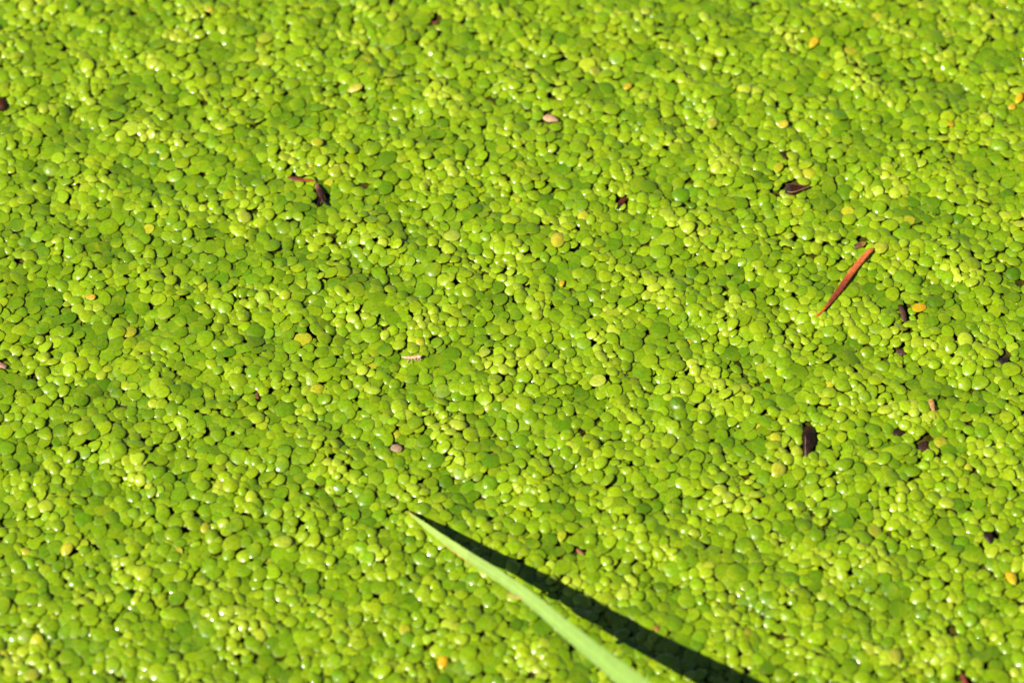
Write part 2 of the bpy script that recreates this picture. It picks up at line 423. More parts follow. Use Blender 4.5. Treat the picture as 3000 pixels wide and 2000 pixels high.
Pr = make_params(xs, ys, g.uniform(0, 6.28, n), (1.5 - 0.2 * np.clip(m, -1.5, 1.5)) * MM * np.exp(g.normal(0, 0.15, n)), g.uniform(0.7, 0.9, n), m, np.arange(n) % 20000, np.ones(n, int), g.uniform(0, 1, n), 6)
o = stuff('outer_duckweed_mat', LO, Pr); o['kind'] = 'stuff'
tag(o, 'green duckweed covering the pond further out', 'duckweed')
I, O, Z = (-0.297, 0.297, -0.267, 0.287), 6.0, 0.0011
pts = [(I[0], I[2], Z), (I[1], I[2], Z), (I[1], I[3], Z), (I[0], I[3], Z), (-O, -O, Z), (O, -O, Z), (O, O, Z), (-O, O, Z)]
sheet('far_duckweed', pts, [(4, 5, 1, 0), (5, 6, 2, 1), (6, 7, 3, 2), (7, 4, 0, 3)], M_FAR, 'stuff')

# ------------------------------------------------------------------ lofted bodies: blades, needles, husks, twigs
def loft(name, path, side, halfw, thick, cols, mat, parent=None, m=12, arch=0.0, ridge=0.0, origin=None, jit=0.0, seed=1):
    """a body with lens-shaped cross-sections along PATH. SIDE: width direction (3,) or (n,3). ARCH: the section bows up (of halfw). RIDGE: keel in the middle."""
    path = np.asarray(path, float); n = len(path); g = np.random.default_rng(seed)
    tan = np.gradient(path, axis=0); tan /= np.linalg.norm(tan, axis=1, keepdims=True)
    side = np.broadcast_to(np.asarray(side, float), (n, 3)).copy()
    side -= (side * tan).sum(1, keepdims=True) * tan; side /= np.linalg.norm(side, axis=1, keepdims=True)
    up = np.cross(side, tan); up *= np.sign(up[:, 2:3] + 1e-9)
    halfw = np.broadcast_to(halfw, n); thick = np.broadcast_to(thick, n)
    ph = np.arange(m) / m * 2 * math.pi
    V, C = [], []
    cols = np.asarray(cols, float)
    for i in range(n):
        j = 1 + g.normal(0, jit, m) if jit else np.ones(m)
        u = np.cos(ph) * j; v = np.sin(ph)
        hgt = 0.5 * thick[i] * v * j + arch * halfw[i] * (1 - u * u) + ridge * halfw[i] * np.exp(-(u / 0.22) ** 2) * (v > 0)
        V.append(path[i] + side[i] * (halfw[i] * u)[:, None] + up[i] * hgt[:, None])
        C.append(np.broadcast_to(cols[i], (m, 3)) * (1 + (g.normal(0, jit, (m, 1)) if jit else 0)))
    V = np.concatenate(V); C = np.clip(np.concatenate(C), 0, 1)
    F = []
    for i in range(n - 1):
        for k in range(m):
            k2 = (k + 1) % m
            F.append((i * m + k, (i + 1) * m + k, (i + 1) * m + k2, i * m + k2))
    F.append(tuple(range(m))); F.append(tuple(reversed(range((n - 1) * m, n * m))))
    me_o = mesh_obj(name, V, F, C, mat, parent, origin=path[0] if origin is None else origin)
    bm_fix(me_o); return me_o

import bmesh
def bm_fix(o):
    b = bmesh.new(); b.from_mesh(o.data); bmesh.ops.recalc_face_normals(b, faces=b.faces); b.to_mesh(o.data); b.free()

def top_z(x, y): return float(SWELL * (swell(np.array(x), np.array(y))[0] + 1.2) + 1.05 * MM)
def interp_path(pts, n):
    pts = np.asarray(pts, float); d = np.r_[0, np.cumsum(np.linalg.norm(np.diff(pts, axis=0), axis=1))]; d /= d[-1]
    t = np.linspace(0, 1, n); P_ = np.stack([np.interp(t, d, pts[:, k]) for k in range(pts.shape[1])], 1)
    for _ in range(3): P_[1:-1] = 0.25 * P_[:-2] + 0.5 * P_[1:-1] + 0.25 * P_[2:]
    return P_, t
def lay(pxs, lift, n):
    """a path laid on the weed along spots of the photograph; LIFT in mm over the weed, one number or one per spot"""
    lift = np.broadcast_to(lift, len(pxs)); out = []
    for (a, b2), l in zip(pxs, lift):
        p = at(a, b2, 1.2 * MM); z = top_z(p[0], p[1]) + l * MM; p = at(a, b2, z); out.append(p)
    return interp_path(out, n)
def grad(t, stops):
    ks = [s[0] for s in stops]; return np.stack([np.interp(t, ks, [s[1][k] for s in stops]) for k in range(3)], 1)
PXM = DIST / KP          # one photo pixel in metres at the middle of the mat

# ------------------------------------------------------------------ the grass blade that leans in from the bank
BL = [(1190, 1495, 2.3), (1250, 1545, 5.9), (1350, 1617, 8.6), (1425, 1661, 10.0), (1544, 1742, 12.6), (1663, 1848, 17.2), (1765, 1929, 22.2), (1850, 1997, 26.4)]
blade_pts = [at(q[0], q[1], q[2] * MM) for q in BL]
d = blade_pts[-1] - blade_pts[-3]; d /= np.linalg.norm(d)
e = blade_pts[-1]
for s, up_ in ((0.02, 0.0), (0.045, -0.004), (0.07, -0.014), (0.09, -0.028)):
    blade_pts.append(e + d * s + np.array([0, 0, up_]))
blade_pts.append(np.array([blade_pts[-1][0] + 0.010, blade_pts[-1][1] - 0.014, -0.004]))
bp_, bt = interp_path(blade_pts, 90)
for _ in range(12): bp_[1:-1] = 0.25 * bp_[:-2] + 0.5 * bp_[1:-1] + 0.25 * bp_[2:]
tan = np.gradient(bp_, axis=0); tan /= np.linalg.norm(tan, axis=1, keepdims=True)
flat = np.cross(tan, np.array([0, 0, 1.0])); flat /= np.linalg.norm(flat, axis=1, keepdims=True)
upv = np.cross(flat, tan)
roll = np.radians(np.interp(bt, [0, 0.30, 0.5, 1], [-66, -68, -60, -20]))[:, None]
side = flat * np.cos(roll) + upv * np.sin(roll)
run = np.r_[0, np.cumsum(np.linalg.norm(np.diff(bp_, axis=0), axis=1))]
hw = np.interp(to_px(bp_)[:, 0], [1190, 1205, 1250, 1350, 1425, 1544, 1663, 1765, 1850, 2150], np.array([0.10, 0.34, 0.86, 1.3, 1.56, 1.9, 2.3, 2.6, 2.9, 3.7]) * MM)
hw = np.where(np.arange(len(hw)) > 70, 3.6 * MM, hw)
cb = grad(run, [(0, (0.35, 0.20, 0.03)), (0.0018, (0.33, 0.25, 0.06)), (0.004, (0.25, 0.35, 0.065)), (0.03, (0.235, 0.35, 0.075)), (0.06, (0.215, 0.345, 0.07)), (0.2, (0.20, 0.31, 0.05))])
grass = empty('grass_blade', (blade_pts[-1][0], blade_pts[-1][1], 0.0))
tag(grass, 'long pale green grass blade leaning over the duckweed from the bottom, casting a dark shadow', 'grass blade')
loft('leaf', bp_, side, hw, np.maximum(hw * 0.16, 0.05 * MM), cb, M_BLADE, grass, m=20, arch=0.12)
nrm = np.cross(side, tan); nrm *= np.sign(nrm[:, 2:3])
mid = bp_ + nrm * (hw * 0.19)[:, None]
loft('midrib', mid[6:], side[6:], hw[6:] * 0.07, hw[6:] * 0.10, cb[6:] * 1.12, M_BLADE, grass, m=8)
for s in (-1, 1):
    for fr in (0.24, 0.46, 0.68, 0.86):
        v = bp_ + side * (hw * fr * s)[:, None] + nrm * (hw * (0.12 * (1 - fr * fr) + 0.078 * math.sqrt(1 - fr * fr)))[:, None]
        loft('vein', v[10:], side[10:], hw[10:] * 0.05, hw[10:] * 0.06, cb[10:] * 0.85, M_BLADE, grass, m=6)
k0 = np.argmin(abs(to_px(bp_)[:, 0] - 1300)); k1 = np.argmin(abs(to_px(bp_)[:, 0] - 1345))
edge = bp_ - side * (hw * 0.985)[:, None]
if to_px(edge[k0])[1] < to_px(bp_[k0])[1]: edge = bp_ + side * (hw * 0.985)[:, None]
ks = np.arange(k0 - 1, k1 + 3)
loft('dry_margin', edge[ks], side[ks], np.linspace(0, 1, len(ks)) * (1 - np.linspace(0, 1, len(ks))) * 0.7 * MM + 0.03 * MM, 0.25 * MM, np.tile((0.48, 0.31, 0.05), (len(ks), 1)), M_DRY, grass, m=8)
k2 = np.argmin(abs(to_px(bp_)[:, 0] - 1668))
dp = edge[k2] + np.array([0.0, 0, 0.0])
# clear drop hanging on the blade's lower margin
T = HI
def blob(name, c, rx, ry, rz, col, mat, parent=None, seg=16, rings=9):
    V = [c + np.array([0, 0, rz])]; F = []
    for i in range(1, rings):
        p = math.pi * i / rings
        for k in range(seg):
            q = 2 * math.pi * k / seg; V.append(c + np.array([rx * math.sin(p) * math.cos(q), ry * math.sin(p) * math.sin(q), rz * math.cos(p)]))
    V.append(c - np.array([0, 0, rz])); L = len(V) - 1
    for k in range(seg):
        k2_ = (k + 1) % seg; F.append((0, 1 + k, 1 + k2_)); F.append((L, L - seg + k2_, L - seg + k))
        for i in range(rings - 2):
            a = 1 + i * seg; F.append((a + k, a + seg + k, a + seg + k2_, a + k2_))
    return mesh_obj(name, np.array(V), F, np.tile(col, (len(V), 1)), mat, parent, origin=c)
md, t_, b_ = principled('drop_water'); b_.inputs['Transmission Weight'].default_value = 1.0; b_.inputs['IOR'].default_value = 1.33; b_.inputs['Roughness'].default_value = 0.02
sp = bp_[k2]
# shred of dead leaf caught under the blade
sh_p, st = interp_path([at(1484, 1734, 10.9 * MM), at(1500, 1746, 11.2 * MM), at(1518, 1751, 11.6 * MM), at(1538, 1751, 12.3 * MM)], 14)
tag(loft('dead_shred', sh_p, (0.5, 0.3, 0.6), np.sin(st * math.pi) ** 0.6 * 0.24 * MM + 0.05 * MM, 0.14 * MM, grad(st, [(0, (0.30, 0.16, 0.03)), (0.5, (0.50, 0.34, 0.07)), (1, (0.40, 0.28, 0.05))]), M_DRY, m=10, arch=0.3, jit=0.08),
    'curled orange shred of dead leaf clinging to the grass blade halfway along', 'leaf shred')
c = sp - (bp_[k2] - edge[k2]) * 1.0 + np.array([0, 0, -0.0002])
tag(blob('water_drop', c, 0.85 * MM, 0.7 * MM, 0.7 * MM, (1, 1, 1), md), 'clear glinting water drop hanging on the lower edge of the grass blade', 'water drop')

# ------------------------------------------------------------------ the red conifer needle
nd = empty('conifer_needle', lay([(2478, 820)], 0.0, 2)[0][0])
tag(nd, 'long orange red dead conifer needle with a thin stalk lying across the duckweed at right', 'needle')
path, tt = lay([(2413, 906), (2432, 885), (2462, 845), (2500, 790), (2530, 754), (2550, 733), (2561, 727)], [0.5, 0.6, 0.8, 0.9, 1.0, 1.0, 0.9], 44)
hwn = np.interp(tt, [0, 0.06, 0.2, 0.5, 0.8, 0.93, 0.985, 1], np.array([3.0, 5.5, 9.5, 11.5, 11.0, 8.8, 5.0, 1.2])) * PXM * 0.88
colr = grad(tt, [(0, (0.50, 0.10, 0.025)), (0.12, (0.27, 0.055, 0.022)), (0.40, (0.30, 0.055, 0.022)), (0.50, (0.42, 0.075, 0.02)), (0.57, (0.62, 0.14, 0.035)), (0.9, (0.66, 0.16, 0.045)), (1, (0.55, 0.10, 0.025))])
loft('needle_body', path, (0.80, -0.60, 0.0), hwn, hwn * 0.55, colr, M_DRY, nd, m=16, arch=0.25, jit=0.06)
loft('needle_groove', path[4:-5] + np.array([0, 0, 1.0]) * (hwn[4:-5] * 0.50)[:, None], (0.80, -0.60, 0), hwn[4:-5] * 0.10, hwn[4:-5] * 0.12, colr[4:-5] * 0.8, M_DRY, nd, m=6)
sp_, stt = lay([(2391, 926), (2400, 919), (2413, 908), (2420, 899)], [0.45, 0.5, 0.52, 0.6], 12)
loft('needle_stalk', sp_, (0.7, -0.7, 0), np.interp(stt, [0, 0.15, 0.6, 1], [2.0, 3.9, 2.5, 3.8]) * PXM, 0.25 * MM, np.tile((0.60, 0.11, 0.025), (12, 1)), M_DRY, nd, m=10)
# specks of mould on its lower half
for i in range(16):
    f = rnd.uniform(0.12, 0.52); k = int(f * 43); p = path[k] + np.array([0.80, -0.60, 0]) * rnd.uniform(-0.55, 0.65) * hwn[k] + np.array([0, 0, hwn[k] * 0.45])
    blob('speck', p, rnd.uniform(0.05, 0.13) * MM, rnd.uniform(0.05, 0.12) * MM, 0.05 * MM, (0.03, 0.012, 0.008), M_DRY, nd, seg=7, rings=4)

# ------------------------------------------------------------------ husks, bud scales, seeds, twigs
def body(name, label, cat, pxs, halfw_px, lift, cols, mat, thick=0.5, arch=0.0, ridge=0.0, side=None, n=22, jit=0.05, part=None, m=14):
    path, t = lay(pxs, lift, n)
    if side is None:
        d = path[-1] - path[0]; side = np.array([d[1], -d[0], 0]); side = side / (np.linalg.norm(side) + 1e-12)
    # widths are given across the line as seen; the far-near direction is foreshortened
    f = 1.0 / math.sqrt(side[0] ** 2 + (side[1] * math.sin(EL)) ** 2 + 1e-9)
    hw = np.interp(t, np.linspace(0, 1, len(halfw_px)), halfw_px) * PXM * f
    th = np.maximum(hw * thick, 0.06 * MM)
    par = None
    if part:
        par = empty(name, path[0]); tag(par, label, cat); name2 = part
        o = loft(name2, path, side, hw, th, grad(t, cols), mat, par, m=m, arch=arch, ridge=ridge, jit=jit, seed=len(name) + n)
        return par, path, t, hw, np.asarray(side)
    o = loft(name, path, side, hw, th, grad(t, cols), mat, None, m=m, arch=arch, ridge=ridge, jit=jit, seed=len(label))
    tag(o, label, cat); return o, path, t, hw, np.asarray(side)

DK = (0.030, 0.012, 0.006)
# triangular husk
hk, p, t, hwk, sd_ = body('bud_scale', 'dark brown triangular husk with a pale edge pointing right, lying in the upper right', 'husk',
    [(2301, 553), (2315, 554), (2335, 552), (2355, 549), (2374, 546)], [15, 18, 15, 10, 5.5, 1], [0.7, 0.8, 0.8, 0.7, 0.6],
    [(0, (0.05, 0.04, 0.03)), (0.25, DK), (0.6, (0.05, 0.014, 0.007)), (1, (0.10, 0.04, 0.02))], M_DARK, thick=0.4, arch=-0.25, part='scale')
e1 = p + sd_ * hwk[:, None] * 0.9
e2 = p - sd_ * hwk[:, None] * 0.9
low = e1 if to_px(e1[8])[1] > to_px(e2[8])[1] else e2; high = e2 if low is e1 else e1
loft('pale_edge', low[1:-1] * 0.85 + high[1:-1] * 0.15 + np.array([0, 0, 0.10 * MM]), sd_, 0.13 * MM, 0.2 * MM, np.tile((0.34, 0.17, 0.07), (len(p) - 2, 1)), M_DRY, hk, m=8, jit=0.15)
loft('upper_edge', high[1:-2] + np.array([0, 0, 0.05 * MM]), sd_, 0.09 * MM, 0.14 * MM, np.tile((0.14, 0.06, 0.03), (len(p) - 3, 1)), M_DRY, hk, m=8, jit=0.15)
# black husk
hk, p, t, hwk, sd_ = body('bud_scale', 'glossy blackish brown husk standing nearly upright among duckweed in the lower right', 'husk',
    [(2370, 1252), (2371, 1270), (2370, 1295), (2366, 1320), (2361, 1341)], [13, 19, 20, 17, 11, 2], [0.0, 0.3, 0.6, 0.5, 0.1],
    [(0, (0.05, 0.018, 0.005)), (0.2, (0.02, 0.008, 0.005)), (0.8, (0.02, 0.009, 0.006)), (1, (0.10, 0.05, 0.03))], M_DARK, thick=0.45, arch=0.25, part='scale', jit=0.11)
rim = p - sd_ * (hwk * 0.55)[:, None] + np.array([0, 0, 1]) * (hwk * 0.42)[:, None]
if to_px(rim[12])[0] > to_px(p[12])[0]: rim = p + sd_ * (hwk * 0.55)[:, None] + np.array([0, 0, 1]) * (hwk * 0.42)[:, None]
loft('ridge', rim[8:-1], sd_, 0.14 * MM, 0.22 * MM, np.tile((0.20, 0.12, 0.09), (len(p) - 9, 1)), M_DARK, hk, m=8, jit=0.12)
# husk cut by the left edge
hk, p, t, hwk, sd_ = body('bud_scale', 'reddish brown husk with a pink face cut off by the left edge, high up', 'husk',
    [(-28, 300), (-10, 303), (4, 310), (17, 322)], [10, 24, 25, 15, 4], [0.6, 0.9, 0.9, 0.4],
    [(0, (0.09, 0.03, 0.015)), (0.5, (0.12, 0.03, 0.014)), (0.8, (0.07, 0.016, 0.008)), (1, (0.04, 0.012, 0.006))], M_DARK, thick=0.5, arch=0.3, part='scale')
loft('pink_face', p[5:-7] + sd_ * (hwk[5:-7] * 0.35)[:, None] + np.array([0, 0, 1]) * (hwk[5:-7] * 0.5)[:, None], sd_, hwk[5:-7] * 0.3, hwk[5:-7] * 0.18, np.tile((0.48, 0.22, 0.14), (len(p) - 12, 1)), M_DRY, hk, m=10, jit=0.1)
# red sliver and forked husk under it
body('needle_fragment', 'thin red brown sliver lying level above the forked dark husk, upper left of centre', 'sliver',
    [(844, 519), (865, 524), (885, 528), (905, 527), (928, 534)], [3.5, 6, 5.5, 4.5, 4, 1.5], 0.85, [(0, (0.12, 0.03, 0.015)), (0.5, (0.20, 0.045, 0.012)), (0.8, (0.42, 0.12, 0.02)), (1, (0.5, 0.2, 0.04))], M_DRY, thick=0.6)
hk, p, t, hwk, sd_ = body('forked_husk', 'small dark purple brown husk with two prongs, below the end of the red sliver', 'husk',
    [(926, 538), (932, 550), (939, 566), (943, 580), (947, 588)], [3, 6, 9, 9, 8, 6], [0.8, 0.95, 0.9, 0.8, 0.8],
    [(0, (0.42, 0.22, 0.16)), (0.2, (0.24, 0.09, 0.06)), (0.45, (0.06, 0.018, 0.015)), (1, (0.03, 0.008, 0.008))], M_DARK, thick=0.9, arch=0.1, part='shell')
for q in ([(944, 584), (951, 592), (960, 601)], [(937, 582), (934, 592), (929, 604)]):
    pp, t2 = lay(q, [0.75, 0.65, 0.5], 10); loft('prong', pp, (1, 0, 0), np.interp(t2, [0, 1], [4.6, 3.0]) * PXM, 0.35 * MM, np.tile((0.025, 0.009, 0.009), (10, 1)), M_DARK, hk, m=8)
# others
body('seed', 'dark red pointed seed lying slantwise, above the middle of the mat', 'seed', [(1806, 613), (1815, 600), (1826, 586), (1836, 577)], [1.5, 4, 7, 8.5, 6, 1.5], 0.45,
     [(0, (0.02, 0.015, 0.015)), (0.4, (0.035, 0.012, 0.012)), (0.65, (0.15, 0.025, 0.018)), (1, (0.11, 0.02, 0.015))], M_DARK, thick=0.9)
hk, p, t, hwk, sd_ = body('leaf_scrap', 'brown and amber scrap of dead leaf just above the top of the red needle', 'scrap', [(2503, 722), (2512, 719), (2522, 716), (2536, 711)], [6, 9, 9, 8, 4], 0.05,
     [(0, (0.10, 0.04, 0.02)), (0.5, (0.14, 0.06, 0.02)), (0.7, (0.22, 0.13, 0.02)), (1, (0.34, 0.23, 0.02))], M_DRY, thick=0.35, arch=0.2, part='scrap')
body('twig_stub', 'short rough brown stub pointing down, left of the small golden orange frond', 'twig', [(2637, 894), (2641, 905), (2647, 922), (2653, 944)], [7, 8, 8.5, 8, 3], [0.2, 0.25, 0.1, -0.2],
     [(0, (0.035, 0.018, 0.008)), (0.4, (0.09, 0.045, 0.025)), (1, (0.07, 0.03, 0.010))], M_DRY, thick=0.8, jit=0.14)
body('bark_flake', 'pale tan pink flake with a pointed right end, upper middle of the mat', 'flake', [(1591, 346), (1602, 346), (1618, 348), (1636, 354)], [5, 13, 13, 9, 2], 0.75,
     [(0, (0.52, 0.30, 0.13)), (0.5, (0.62, 0.38, 0.22)), (1, (0.55, 0.32, 0.18))], M_DRY, thick=0.35, arch=0.3)
body('bark_flake', 'dull pink torn flake left of centre, well above the grass blade tip', 'flake', [(1146, 1308), (1154, 1310), (1165, 1313), (1177, 1318)], [8, 10, 11, 10, 5], 0.6,
     [(0, (0.34, 0.24, 0.15)), (0.5, (0.36, 0.24, 0.14)), (1, (0.32, 0.20, 0.10))], M_DRY, thick=0.25, arch=0.15, jit=0.12)
body('twig_stub', 'pinkish brown broken twig end entering at the left edge, halfway down', 'twig', [(-30, 1060), (-12, 1065), (4, 1070), (19, 1075)], [8, 8, 8, 7, 5], 0.5,
     [(0, (0.30, 0.15, 0.09)), (0.6, (0.42, 0.22, 0.14)), (1, (0.34, 0.16, 0.12))], M_DRY, thick=0.9, jit=0.1)
body('seed', 'dark oval seed sunk in the duckweed at the lower right edge, above an orange frond', 'seed', [(2891, 1558), (2896, 1570), (2901, 1582), (2904, 1592)], [7, 12, 12, 9, 3], [0.2, 0.3, 0.2, 0],
     [(0, (0.02, 0.010, 0.008)), (0.6, (0.035, 0.018, 0.016)), (1, (0.02, 0.01, 0.008))], M_DARK, thick=0.8)
body('rotted_scrap', 'dark wet rotted scrap near the right edge, level with the middle', 'scrap', [(2926, 1066), (2934, 1060), (2943, 1055), (2953, 1046)], [8, 13, 12, 9, 4], [-0.3, -0.2, -0.2, -0.3],
     [(0, (0.035, 0.022, 0.014)), (0.5, (0.02, 0.014, 0.012)), (1, (0.06, 0.04, 0.02))], M_DARK, thick=0.5, jit=0.2)
body('rotted_scrap', 'dark brown rotted scrap half hidden between fronds, right of the black husk', 'scrap', [(2693, 1302), (2704, 1306), (2716, 1310), (2728, 1313)], [8, 14, 15, 10, 5], [-0.4, -0.3, -0.3, -0.4],
     [(0, (0.04, 0.020, 0.012)), (0.5, (0.05, 0.022, 0.014)), (1, (0.03, 0.014, 0.008))], M_DARK, thick=0.4, jit=0.18)
body('rotted_scrap', 'small dark scrap in a gap above and right of the black husk', 'scrap', [(2612, 1262), (2624, 1264), (2640, 1267), (2652, 1268)], [4, 8, 8, 5, 2], -0.35,
     [(0, (0.04, 0.018, 0.012)), (1, (0.03, 0.016, 0.010))], M_DARK, thick=0.4, jit=0.15)
body('needle_fragment', 'short dark red needle piece cut by the bottom edge at the right', 'sliver', [(2817, 1972), (2822, 1984), (2826, 1997), (2832, 2020)], [4, 6, 7.5, 8, 7], 0.3,
     [(0, (0.14, 0.03, 0.012)), (0.5, (0.26, 0.05, 0.02)), (1, (0.2, 0.04, 0.02))], M_DRY, thick=0.7)
body('seed', 'tiny dark seed standing in a gap, right of the middle', 'seed', [(1701, 1260), (1703, 1268), (1705, 1278), (1705, 1286)], [2, 4.5, 5, 4, 2], 0.0, [(0, (0.05, 0.02, 0.01)), (1, (0.025, 0.012, 0.006))], M_DARK, thick=0.9)
body('twig_stub', 'tiny brown twig piece in the left half, below the middle', 'twig', [(752, 1150), (754, 1158), (757, 1168)], [4, 5, 5, 3], 0.1, [(0, (0.16, 0.06, 0.03)), (1, (0.12, 0.045, 0.02))], M_DRY, thick=0.9)
body('leaf_scrap', 'orange tan leaf scrap standing between fronds on the right, above the dark rotted scrap', 'scrap', [(2727, 1168), (2730, 1184), (2735, 1202), (2742, 1226)], [7, 9, 6, 4, 2.5], [0.5, 0.4, 0.2, 0], [(0, (0.46, 0.27, 0.06)), (0.5, (0.42, 0.22, 0.07)), (1, (0.2, 0.09, 0.05))], M_DRY, thick=0.25, arch=0.2, jit=0.1)
body('twig_stub', 'tiny orange brown splinter above the shadow of the grass blade', 'splinter', [(1690, 1608), (1698, 1615), (1711, 1625)], [3, 4.5, 4.5, 2], 0.3, [(0, (0.36, 0.13, 0.05)), (1, (0.30, 0.13, 0.06))], M_DRY, thick=0.8)
body('needle_fragment', 'small dark red splinter near the top edge, left of the middle', 'splinter', [(1262, 69), (1272, 67), (1284, 64)], [2, 4, 4, 2], 0.4, [(0, (0.12, 0.02, 0.012)), (1, (0.30, 0.10, 0.06))], M_DARK, thick=0.8)
body('seed', 'dark speck of a seed just below the little orange frond in the upper right', 'seed', [(2290, 446), (2296, 455), (2303, 465)], [4, 6, 6, 3], 0.0, [(0, (0.03, 0.014, 0.006)), (1, (0.05, 0.02, 0.010))], M_DARK, thick=0.8)
body('rotted_scrap', 'small brown scrap below the stub, under the red needle', 'scrap', [(2625, 1028), (2638, 1031), (2654, 1036)], [4, 8, 8, 3], -0.2, [(0, (0.10, 0.05, 0.03)), (1, (0.06, 0.03, 0.018))], M_DRY, thick=0.5, jit=0.18)
body('leaf_scrap', 'orange red crumb at the upper rim of the blade shadow, near the bottom', 'crumb', [(1917, 1836), (1923, 1840), (1930, 1843)], [4, 6, 5, 3], 0.4, [(0, (0.45, 0.14, 0.05)), (1, (0.42, 0.15, 0.06))], M_DRY, thick=0.6)

# cast skin of a small water insect
cs = empty('insect_cast_skin', lay([(1210, 1046)], 0.5, 2)[0][0])
tag(cs, 'pale peach cast skin of a tiny insect lying level on the fronds near the middle', 'insect skin')
path, t = lay([(1176, 1044), (1188, 1046), (1200, 1047), (1210, 1047)], [0.75, 0.8, 0.85, 0.9], 40)
seg_w = np.interp(t, [0, 0.3, 1], [2.0, 4.4, 5.5]) * (1 + 0.22 * np.sin(t * 2 * math.pi * 8)) * PXM
loft('abdomen', path, (0, 1, 0), seg_w, seg_w * 1.6, grad(t, [(0, (0.42, 0.42, 0.2)), (0.5, (0.62, 0.46, 0.28)), (1, (0.66, 0.42, 0.26))]), M_CHITIN, cs, m=10)
path, t = lay([(1209, 1047), (1216, 1046), (1223, 1045)], 0.95, 14)
loft('thorax', path, (0, 1, 0), np.interp(t, [0, 0.5, 1], [5, 6.5, 4.5]) * PXM, 0.8 * MM, np.tile((0.66, 0.40, 0.24), (14, 1)), M_CHITIN, cs, m=10)
path, t = lay([(1222, 1045), (1228, 1044), (1235, 1044)], 1.0, 12)
loft('head', path, (0, 1, 0), np.sin(np.interp(t, [0, 1], [0.5, 2.9])) * 6 * PXM + 0.05 * MM, 0.7 * MM, np.tile((0.66, 0.46, 0.30), (12, 1)), M_CHITIN, cs, m=10)
for q in ([(1214, 1050), (1218, 1057), (1224, 1054)], [(1222, 1049), (1227, 1056), (1232, 1057)], [(1206, 1051), (1204, 1060), (1208, 1066)], [(1228, 1048), (1233, 1052), (1233, 1056)], [(1198, 1051), (1194, 1060), (1192, 1064)]):
    pp, t2 = lay(q, [0.8, 0.7, 0.3], 9); loft('leg', pp, (1, 0, 0), np.linspace(1.5, 0.8, 9) * PXM, 0.2 * MM, np.tile((0.60, 0.38, 0.22), (9, 1)), M_CHITIN, cs, m=6)
path, t = lay([(1194, 1054), (1199, 1060), (1206, 1063)], [0.2, 0.1, 0.0], 10)
loft('wing_case', path, (0.6, 0.6, 0), np.array([2, 4, 6, 7, 7, 6, 6, 5, 4, 2]) * PXM, 0.2 * MM, np.tile((0.30, 0.18, 0.13), (10, 1)), M_CHITIN, cs, m=8)

# water beads caught at the edges of the fronds
gb = np.random.default_rng(77); nb = 3800
k_ = gb.integers(0, N, nb); an = gb.uniform(0, 6.28, nb)
bx = P['x'][k_] + np.cos(an) * P['a'][k_] * 0.93; by_ = P['y'][k_] + np.sin(an) * P['b'][k_] * 0.93
rb = np.clip(gb.lognormal(math.log(0.15), 0.65, nb), 0.06, 0.55) * MM
bz = P['z'][k_] + 0.1 * rb
th_, ph_ = np.meshgrid(np.linspace(0, math.pi, 6)[1:-1], np.arange(8) / 8 * 2 * math.pi, indexing='ij')
U_ = np.concatenate([[[0, 0, 1.0]], np.stack([np.sin(th_) * np.cos(ph_), np.sin(th_) * np.sin(ph_), np.cos(th_)], -1).reshape(-1, 3), [[0, 0, -1.0]]]) * np.array([1, 1, 0.75])
q_ = [(1 + r_ * 8 + c_, 1 + (r_ + 1) * 8 + c_, 1 + (r_ + 1) * 8 + (c_ + 1) % 8, 1 + r_ * 8 + (c_ + 1) % 8) for r_ in range(3) for c_ in range(8)]
t3 = [(0, 1 + c_, 1 + (c_ + 1) % 8) for c_ in range(8)] + [(33, 25 + (c_ + 1) % 8, 25 + c_) for c_ in range(8)]
Vb = U_[None] * rb[:, None, None] + np.stack([bx, by_, bz], -1)[:, None]; off = (np.arange(nb) * 34)[:, None, None]
o = big_mesh('water_beads', Vb.reshape(-1, 3), (np.array(q_)[None] + off).reshape(-1, 4), (np.array(t3)[None] + off).reshape(-1, 3), np.ones((nb * 34, 3)), md); o['kind'] = 'stuff'
tag(o, 'tiny glinting water beads caught along the edges of the fronds', 'water beads')

# ------------------------------------------------------------------ the single fronds and the 300 largest plants
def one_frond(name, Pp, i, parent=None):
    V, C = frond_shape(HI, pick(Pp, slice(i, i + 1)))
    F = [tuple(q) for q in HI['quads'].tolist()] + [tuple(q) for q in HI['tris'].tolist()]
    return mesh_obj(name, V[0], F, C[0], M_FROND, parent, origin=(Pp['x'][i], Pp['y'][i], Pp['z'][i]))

ns = len(SPECIAL)
sx = np.array([s[0] for s in SPR]); sy = np.array([s[1] for s in SPR])
ang = np.radians([s[4] for s in SPECIAL]); ang = np.arctan2(np.sin(ang) / math.sin(EL), np.cos(ang))
Lp = np.array([max(s[2], s[3]) for s in SPECIAL], float); Wp = np.array([min(s[2], s[3]) for s in SPECIAL], float)
fx = np.sqrt(np.cos(ang) ** 2 + (np.sin(ang) * math.sin(EL)) ** 2)
Ps = make_params(sx, sy, ang, Lp * 0.5 * PXM / fx, np.clip(Wp / Lp * fx / 0.9, 0.45, 1.0), np.full(ns, 0.6), np.arange(ns), np.ones(ns, int), np.zeros(ns), 31)
Ps['col'] = np.array([s[5] for s in SPECIAL]) * np.array([0.88, 0.92, 0.45]); Ps['pale'] = np.full(ns, 0.45); Ps['z'] += 0.55 * MM; Ps['t'] *= 0.8
Ps['rim'] *= 0.5
for i, s in enumerate(SPECIAL):
    o = one_frond('yellowing_frond', Ps, i); tag(o, s[6], 'frond', 'yellowing fronds scattered over the mat')

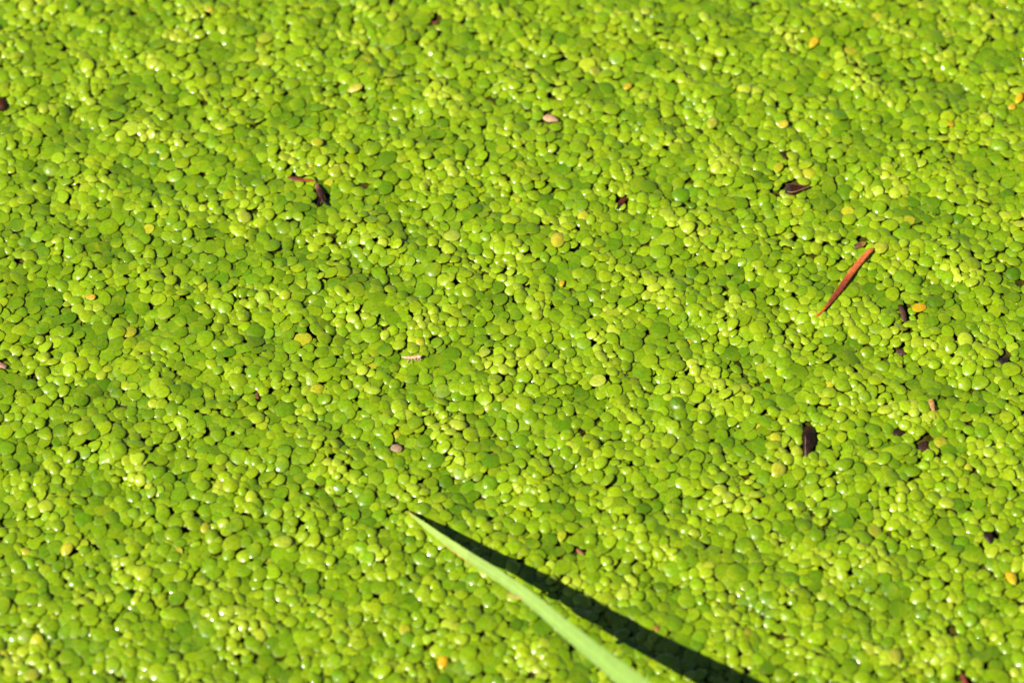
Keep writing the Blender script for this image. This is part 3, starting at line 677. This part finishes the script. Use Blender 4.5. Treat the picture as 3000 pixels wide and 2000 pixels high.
LAND = [((2478, 820), 'the long red needle'), ((2335, 552), 'the triangular brown husk'), ((2368, 1295), 'the black husk'), ((1190, 1495), 'the grass blade tip'),
        ((1660, 1840), 'the grass blade'), ((2000, 1925), 'the blade shadow'), ((1205, 1048), 'the insect skin'), ((900, 545), 'the forked husk'), ((1612, 347), 'the tan flake'),
        ((1160, 1313), 'the dull pink flake'), ((1822, 595), 'the dark red seed'), ((1634, 718), 'the round yellow frond'), ((2382, 136), 'the bright yellow oval frond'),
        ((2645, 918), 'the brown stub'), ((2900, 1575), 'the dark oval seed'), ((1297, 1948), 'the small golden frond'), ((2562, 1561), 'the amber edged frond'), ((717, 648), 'the cream yellow frond'),
        ((10, 1072), 'the left edge twig'), ((197, 1621), 'the low left yellow frond'), ((830, 1602), 'the broad pale frond'), ((268, 884), 'the curled orange frond'), ((755, 1160), 'the tiny brown twig'),
        ((778, 121), 'the top left pale frond'), ((2278, 1391), 'the lemon yellow frond'), ((2822, 1990), 'the bottom edge red piece')]
CNT = {1: 'one-frond', 2: 'two-frond', 3: 'three-frond', 4: 'four-frond'}
recs = []
for pid in CHOSEN:
    x, y, ids = PLANTS[pid]; q = px[ids].mean(0)
    g_ = P['col'][ids].mean(0); tone = 'dark green' if g_[0] < 0.115 else ('mid green' if g_[0] < 0.17 else 'pale lime')
    form = 'flat' if (P['t'][ids] / P['a'][ids]).mean() < 0.24 else 'domed'
    dd = [(math.hypot(q[0] - c[0], q[1] - c[1]), c, nme) for c, nme in LAND]; dm, c, nme = min(dd, key=lambda z: z[0])
    dx, dy = q[0] - c[0], q[1] - c[1]
    if abs(dx) > 2.2 * abs(dy): pos = 'right of' if dx > 0 else 'left of'
    elif abs(dy) > 2.2 * abs(dx): pos = 'below' if dy > 0 else 'above'
    else: pos = ('lower' if dy > 0 else 'upper') + ' ' + ('right of' if dx > 0 else 'left of')
    recs.append([pid, q, f'{CNT[len(ids)]} {form} {tone} duckweed {pos} {nme}', dm])
by = {}
for r_ in recs: by.setdefault(r_[2], []).append(r_)
ORD = ['nearest', 'second nearest', 'third nearest', 'fourth nearest', 'fifth nearest', 'sixth nearest', 'seventh nearest', 'eighth nearest', 'ninth nearest']
for lab, L in by.items():
    if len(L) > 1:
        L.sort(key=lambda z: z[3])
        for i, r_ in enumerate(L): r_[2] = lab + ', ' + (ORD[i] if i < len(L) - 1 or len(L) > 9 else 'farthest') 
for pid, q, lab, dm in recs:
    x, y, ids = PLANTS[pid]
    root = empty('duckweed_plant', (x, y, float(P['z'][ids].min())))
    tag(root, lab, 'duckweed', 'larger duckweed plants in the floating mat')
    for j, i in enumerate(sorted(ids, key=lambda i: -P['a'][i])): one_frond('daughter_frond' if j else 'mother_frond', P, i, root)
print('fronds', N, 'top', n_top, 'plants', len(PLANTS), 'in frame', len(cand), 'ring', n)
